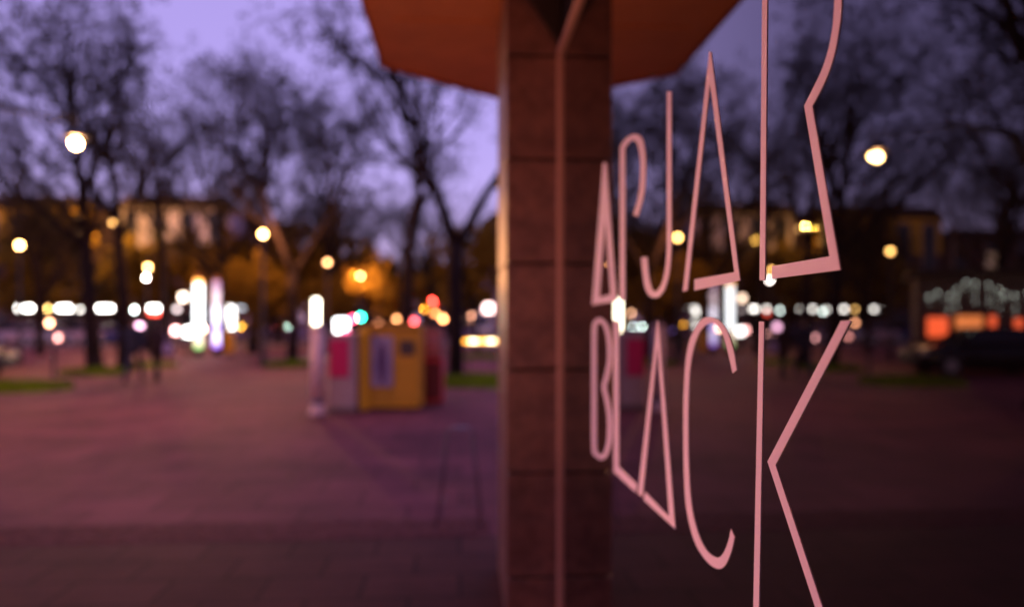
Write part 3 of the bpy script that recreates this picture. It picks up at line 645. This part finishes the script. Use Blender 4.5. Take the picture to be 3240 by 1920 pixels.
# ------------------------------------------------------------------ cabinets near the pier
p = ground(1004, 1312)
t = thing('advertising_post', 'thick pale pink post with a dark band beside the grey cabinet', 'post', p)
b = MB(); b.lathe([(.15,0),(.15,.05),(.12,.08),(.115,.2)], 18); b.build('foot', mat('post_foot', (.7,.45,.42), rough=.5), t, True)
b = MB(); b.lathe([(.122,.2),(.122,.27)], 18); b.build('band', mat('post_band', (.12,.1,.16), rough=.5), t, True)
b = MB(); b.lathe([(.118,.27),(.118,1.5)], 18); b.build('shaft', mat('post_pink', (.85,.55,.5), rough=.5), t, True)
b = MB(); b.lathe([(.13,1.5),(.13,1.54),(.05,1.58)], 18); b.build('cap', MATS['post_pink'], t, True)
lit_panel('tall narrow white lit poster case just above the pale pink post', 1000, 997, .3, 1.75, E('case_tall',(1,.86,.62),6.5), 40)

def box_px(px0, px1, py_base): a = ground(px0, py_base); c = ground(px1, py_base); return a, c
a, c = box_px(1042, 1124, 1302); w = (c-a).length; mid = (a+c)/2; rz = math.atan2((c-a).y, (c-a).x)
t = thing('utility_cabinet', 'grey utility cabinet with a magenta poster', 'cabinet', mid, rz)
b = MB(); b.bbox(-w/2-.02, w/2+.02, -.01, .42, 0, .08, .01); b.build('plinth', mat('plinth', (.2,.16,.15)), t)
b = MB(); b.bbox(-w/2, w/2, 0, .4, .08, 1.36, .015); b.build('housing', mat('cabinet_grey', (.44,.31,.33), rough=.5, var=.08), t)
b = MB(); b.bbox(-w/2-.02, w/2+.02, -.02, .42, 1.362, 1.42, .01); b.build('lid', MATS['cabinet_grey'], t)
b = MB(); b.bbox(-w/2+.01, w*.26, -.016, -.003, .62, 1.31, .004); b.build('poster', mat('poster_magenta', (.62,.004,.12), rough=.5), t)

a, c = box_px(1140, 1330, 1296); w = (c-a).length; mid = (a+c)/2; rz = math.atan2((c-a).y, (c-a).x)
t = thing('yellow_cabinet', 'yellow vending cabinet with a bluish poster and small dark window', 'cabinet', mid, rz)
my = mat('cabinet_yellow', (.85,.46,.012), rough=.45, var=.06); my2 = mat('cabinet_ochre', (.64,.31,.01), rough=.5, var=.08)
b = MB(); b.bbox(-w/2+.1, w/2, .02, .6, .04, 1.5, .015); b.build('housing', my2, t)
b = MB(); b.bbox(-w/2-.0, -w/2+.16, -.1, .62, .0, 1.52, .02); b.build('corner_post', my, t)
b = MB(); b.bbox(-w/2+.17, w/2+.02, -.03, .62, 1.503, 1.58, .015); b.build('roof', my2, t)
b = MB(); b.bbox(-w/2+.2, -w/2+.6, -.0, .019, .42, 1.36, .004); po = b.build('poster', mat('poster_blue', (.26,.2,.36), rough=.5, col2=(.5,.36,.42), scale=5), t)
b = MB(); b.prism([(-w/2+.36,.5),(-w/2+.44,.5),(-w/2+.47,.85),(-w/2+.45,1.15),(-w/2+.4,1.24),(-w/2+.34,1.15),(-w/2+.32,.85)], -.005, -.001); b.build('printed_figure', mat('print_dark', (.13,.05,.14)), po)
b = MB(); b.bbox(-w/2+.72, -w/2+1.0, 0, .019, 1.0, 1.28, .006); b.build('window', mat('slot_brown', (.07,.045,.035), rough=.5), t)
b = MB(); b.bbox(-w/2+.64, w/2-.02, -.012, .019, .1, .94, .01); b.build('door_panel', my2, t)
b = MB(); b.bbox(-w/2+.2, w/2-.02, -.016, .019, .05, .085, .006); b.build('skirting', my, t)

a, c = box_px(1338, 1400, 1282); w = (c-a).length; mid = (a+c)/2; rz = math.atan2((c-a).y, (c-a).x)
t = thing('red_cabinet', 'dark red newspaper cabinet right of the yellow one', 'cabinet', mid, rz)
mr = mat('cabinet_red', (.6,.02,.03), rough=.45)
b = MB(); b.bbox(-w/2, w/2, 0, .45, .05, .92, .015); b.build('housing', mr, t)
b = MB(); b.bbox(-w/2+.01, w/2-.01, .1, .45, .922, 1.5, .015); b.build('display', mat('display_brown', (.3,.1,.08), rough=.5), t)
b = MB(); b.bbox(-w/2+.05, w/2-.05, .07, .098, .98, 1.42, .006); b.build('front_page', mat('newsprint', (.6,.34,.33), col2=(.6,.08,.04), scale=9), t)
b = MB(); b.bbox(-w/2+.03, w/2-.03, -.015, -.002, .12, .84, .006); b.build('door', mat('door_red', (.15,.01,.016), rough=.5), t)
for x in (-w/2+.04, w/2-.08):
    b = MB(); b.box(x, x+.04, .05, .4, 0, .048); b.build('foot', m_dark, t)

# thin stool in front of the pier
p = ground(1455, 1655)
t = thing('bar_stool', 'thin dark high stool standing on the pavement left of the pier', 'stool', p, -YAW)
mst = mat('stool_steel', (.08,.05,.08), rough=.4)
b = MB(); b.lathe([(.085,.773),(.087,.776),(.085,.779)], 20); b.build('seat', mst, t, True)
for sx in (-1,1):
    for sy in (-1,1):
        b = MB(); b.tube([(sx*.1,sy*.1,.77),(sx*.175,sy*.175,.0)], [.006,.006], 8); b.build('leg', mst, t, True)
b = MB(); k = .155; b.tube([(-k+.02,-k+.02,.62*.3),(k-.02,-k+.02,.62*.3),(k-.02,k-.02,.62*.3),(-k+.02,k-.02,.62*.3),(-k+.02,-k+.02,.62*.3)], [.004]*5, 6); b.build('footrest', mst, t)

# posts, yellow bin, bench
p = ground(171, 1192); t = thing('bollard_post', 'thin dark post standing on the paving at the left', 'post', p)
b = MB(); b.lathe([(.06,0),(.06,.06),(.045,.08),(.045,1.15),(.05,1.16),(.05,1.22),(.02,1.26)], 12); b.build('shaft', m_post, t, True)
b = MB(); b.lathe([(.048,.95),(.048,1.05)], 12); b.build('reflective_band', mat('band_grey', (.3,.28,.3)), t, True)
p = ground(726, 1130); t = thing('yellow_bin', 'slim ochre litter bin right of the advertising columns', 'bin', p)
b = MB(); b.bbox(-.2,.2,-.16,.16,.2,1.05,.03); b.build('container', my2, t)
b = MB(); b.bbox(-.22,.22,-.18,.18,1.053,1.12,.03); b.build('lid', my, t)
b = MB(); b.tube([(0,0,0),(0,0,.2)], [.05,.05], 8); b.build('post', m_post, t)
p = ground(800, 1116); t = thing('park_bench', 'dark bench on the path left of the forked tree', 'bench', p, .3)
mb = mat('bench_wood', (.09,.045,.03), rough=.6)
for k in range(3): b = MB(); b.bbox(-.8,.8,-.22+k*.16,-.1+k*.16,.42,.46,.008); b.build('seat_slat', mb, t)
for k in range(2): b = MB(); b.bbox(-.8,.8,.27,.31,.58+k*.16,.7+k*.16,.008); b.build('back_slat', mb, t)
for x in (-.65,.65): b = MB(); b.tube([(x,-.2,0),(x,-.2,.42),(x,.25,.42),(x,.33,.86)], [.025]*4, 6); b.tube([(x,.25,.42),(x,.28,0)], [.025]*2, 6); b.build('leg', m_post, t)

# ------------------------------------------------------------------ people
def person(label, loc, rz, mats, stride, arm, H=1.72, bag=None, long_hair=False):
    """walks towards +y of its own frame; one skinned body"""
    s = H/1.72
    J = {'pel':((0,0,.95),.13),'wai':((0,0,1.08),.125),'che':((0,.01,1.28),.15),'nec0':((0,0,1.42),.09),'nec':((0,.01,1.49),.055),'hd0':((0,.03,1.56),.075),'hd1':((0,.03,1.63),.09),'hd2':((0,.02,1.69),.065)}
    E_ = [('pel','wai'),('wai','che'),('che','nec0'),('nec0','nec'),('nec','hd0'),('hd0','hd1'),('hd1','hd2')]
    for sd, sg in (('l',-1),('r',1)):
        f = stride*sg
        J['hip'+sd] = ((sg*.095,0,.9),.105); J['kne'+sd] = ((sg*.1,f*.17+.04,.5+abs(f)*.01),.068)
        back = f < 0
        J['ank'+sd] = ((sg*.1,f*.34-(.06 if back else 0),.11+(.05 if back else 0)),.046); J['toe'+sd] = ((sg*.115,f*.34+.15-(.06 if back else 0),.045),.04)
        E_ += [('pel','hip'+sd),('hip'+sd,'kne'+sd),('kne'+sd,'ank'+sd),('ank'+sd,'toe'+sd)]
        g = -f*arm
        J['sho'+sd] = ((sg*.195,0,1.38),.085); J['elb'+sd] = ((sg*.255,g*.12-.03,1.1),.065); J['wri'+sd] = ((sg*.235,g*.3+.04,.86),.036)
        J['pal'+sd] = ((sg*.232,g*.33+.06,.79),.036)
        E_ += [('che','sho'+sd),('sho'+sd,'elb'+sd),('elb'+sd,'wri'+sd),('wri'+sd,'pal'+sd)]
        for q in range(4):
            J['f%d%s' % (q,sd)] = ((sg*(.232-.004*q),g*.34+.095-.022*q,.735+.004*abs(q-1)),.0095); J['g%d%s' % (q,sd)] = ((sg*.222,g*.34+.1-.022*q,.70+.006*abs(q-1)),.008)
            E_ += [('pal'+sd,'f%d%s' % (q,sd)),('f%d%s' % (q,sd),'g%d%s' % (q,sd))]
        J['th'+sd] = ((sg*.215,g*.33+.115,.765),.01); E_ += [('pal'+sd,'th'+sd)]
    names = list(J); me = bpy.data.meshes.new('skeleton')
    me.from_pydata([Vector(J[k][0])*s for k in names], [(names.index(a), names.index(b_)) for a, b_ in E_], [])
    tmp = bpy.data.objects.new('tmp', me); COL.objects.link(tmp)
    md = tmp.modifiers.new('skin', 'SKIN'); sub = tmp.modifiers.new('sub', 'SUBSURF'); sub.levels = 1
    for i, k in enumerate(names):
        sv = me.skin_vertices[0].data[i]; r = J[k][1]*s
        sv.radius = (r, r*(.72 if k in ('che','wai','pel','nec0') else 1)); sv.use_root = (k == 'pel')
    dg = bpy.context.evaluated_depsgraph_get(); dg.update()
    bm_ = bpy.data.meshes.new_from_object(tmp.evaluated_get(dg)); bm_.name = 'person'
    COL.objects.unlink(tmp); bpy.data.objects.remove(tmp)
    bm_.materials.clear()
    for m in mats: bm_.materials.append(m)      # jacket, trousers, skin, shoes
    for f in bm_.polygons:
        c = f.center/s; f.use_smooth = True
        f.material_index = 3 if c.z < .1 else 2 if (c.z > 1.475 or (abs(c.x) > .17 and c.z < .84)) else 1 if c.z < .86 and abs(c.x) < .2 else 0
    o = link('person', bm_); o.location = loc; o.rotation_euler = (0, 0, rz); tag(o, label, 'person')
    h = MB(); hc = Vector((0,-.005,1.655))*s; h.ball(hc, .112*s, 14, 10, 1.08)
    h.v = [v if v[1] < .06*s else (v[0], .06*s, max(v[2], 1.68*s)) for v in h.v]
    if long_hair: h.tube([(0,-.05*s,1.66*s),(0,-.095*s,1.52*s),(0,-.1*s,1.36*s)], [.09*s,.085*s,.04*s], 10)
    h.build('hair', mat('hair_dark', (.02,.012,.01)), o, True)
    j = MB(); j.lathe([(.215*s,.76*s),(.21*s,.9*s),(.195*s,1.05*s),(.2*s,1.25*s),(.16*s,1.38*s)], 16); j.v = [(x, y*.78, z) for x, y, z in j.v]; j.build('jacket_hem', mats[0], o, True)
    for sg in (-1, 1):
        e = MB(); e.ball((sg*.034*s, .108*s, 1.625*s), .011*s, 8, 6); e.build('eye', m_dark, o, True)
        e = MB(); e.ball((sg*.098*s, .03*s, 1.615*s), .022*s, 8, 6, 1.4); e.build('ear', mats[2], o, True)
    e = MB(); e.tube([(0,.11*s,1.62*s),(0,.135*s,1.59*s),(0,.112*s,1.582*s)], [.01*s,.016*s,.012*s], 6); e.build('nose', mats[2], o, True)
    if bag:
        e = MB(); e.bbox(.25*s,.37*s,-.17*s,.13*s,.78*s,1.06*s,.03); e.tube([(.31*s,-.1*s,1.05*s),(.27*s,-.04*s,1.3*s),(.2*s,0,1.43*s),(.28*s,.04*s,1.25*s),(.31*s,.07*s,1.05*s)], [.012]*5, 6); e.build('shoulder_bag', bag, o, True)
    return o
m_skin = mat('skin', (.5,.28,.2), rough=.5); m_shoe = mat('shoes', (.03,.025,.03), rough=.5)
person('person in dark navy clothes walking on the left', ground(424, 1213), .1, [mat('jacket_navy', (.012,.012,.03), rough=.8), mat('jeans', (.02,.022,.05), rough=.8), m_skin, m_shoe], 1.0, .8, 1.76)
person('person in dark reddish jacket with a lilac bag walking on the right', ground(496, 1210), -.05, [mat('jacket_plum', (.02,.006,.01), rough=.8), mat('trousers_olive', (.03,.025,.015), rough=.8), m_skin, m_shoe], -.9, .7, 1.66, mat('bag_lilac', (.4,.3,.5), rough=.6), True)
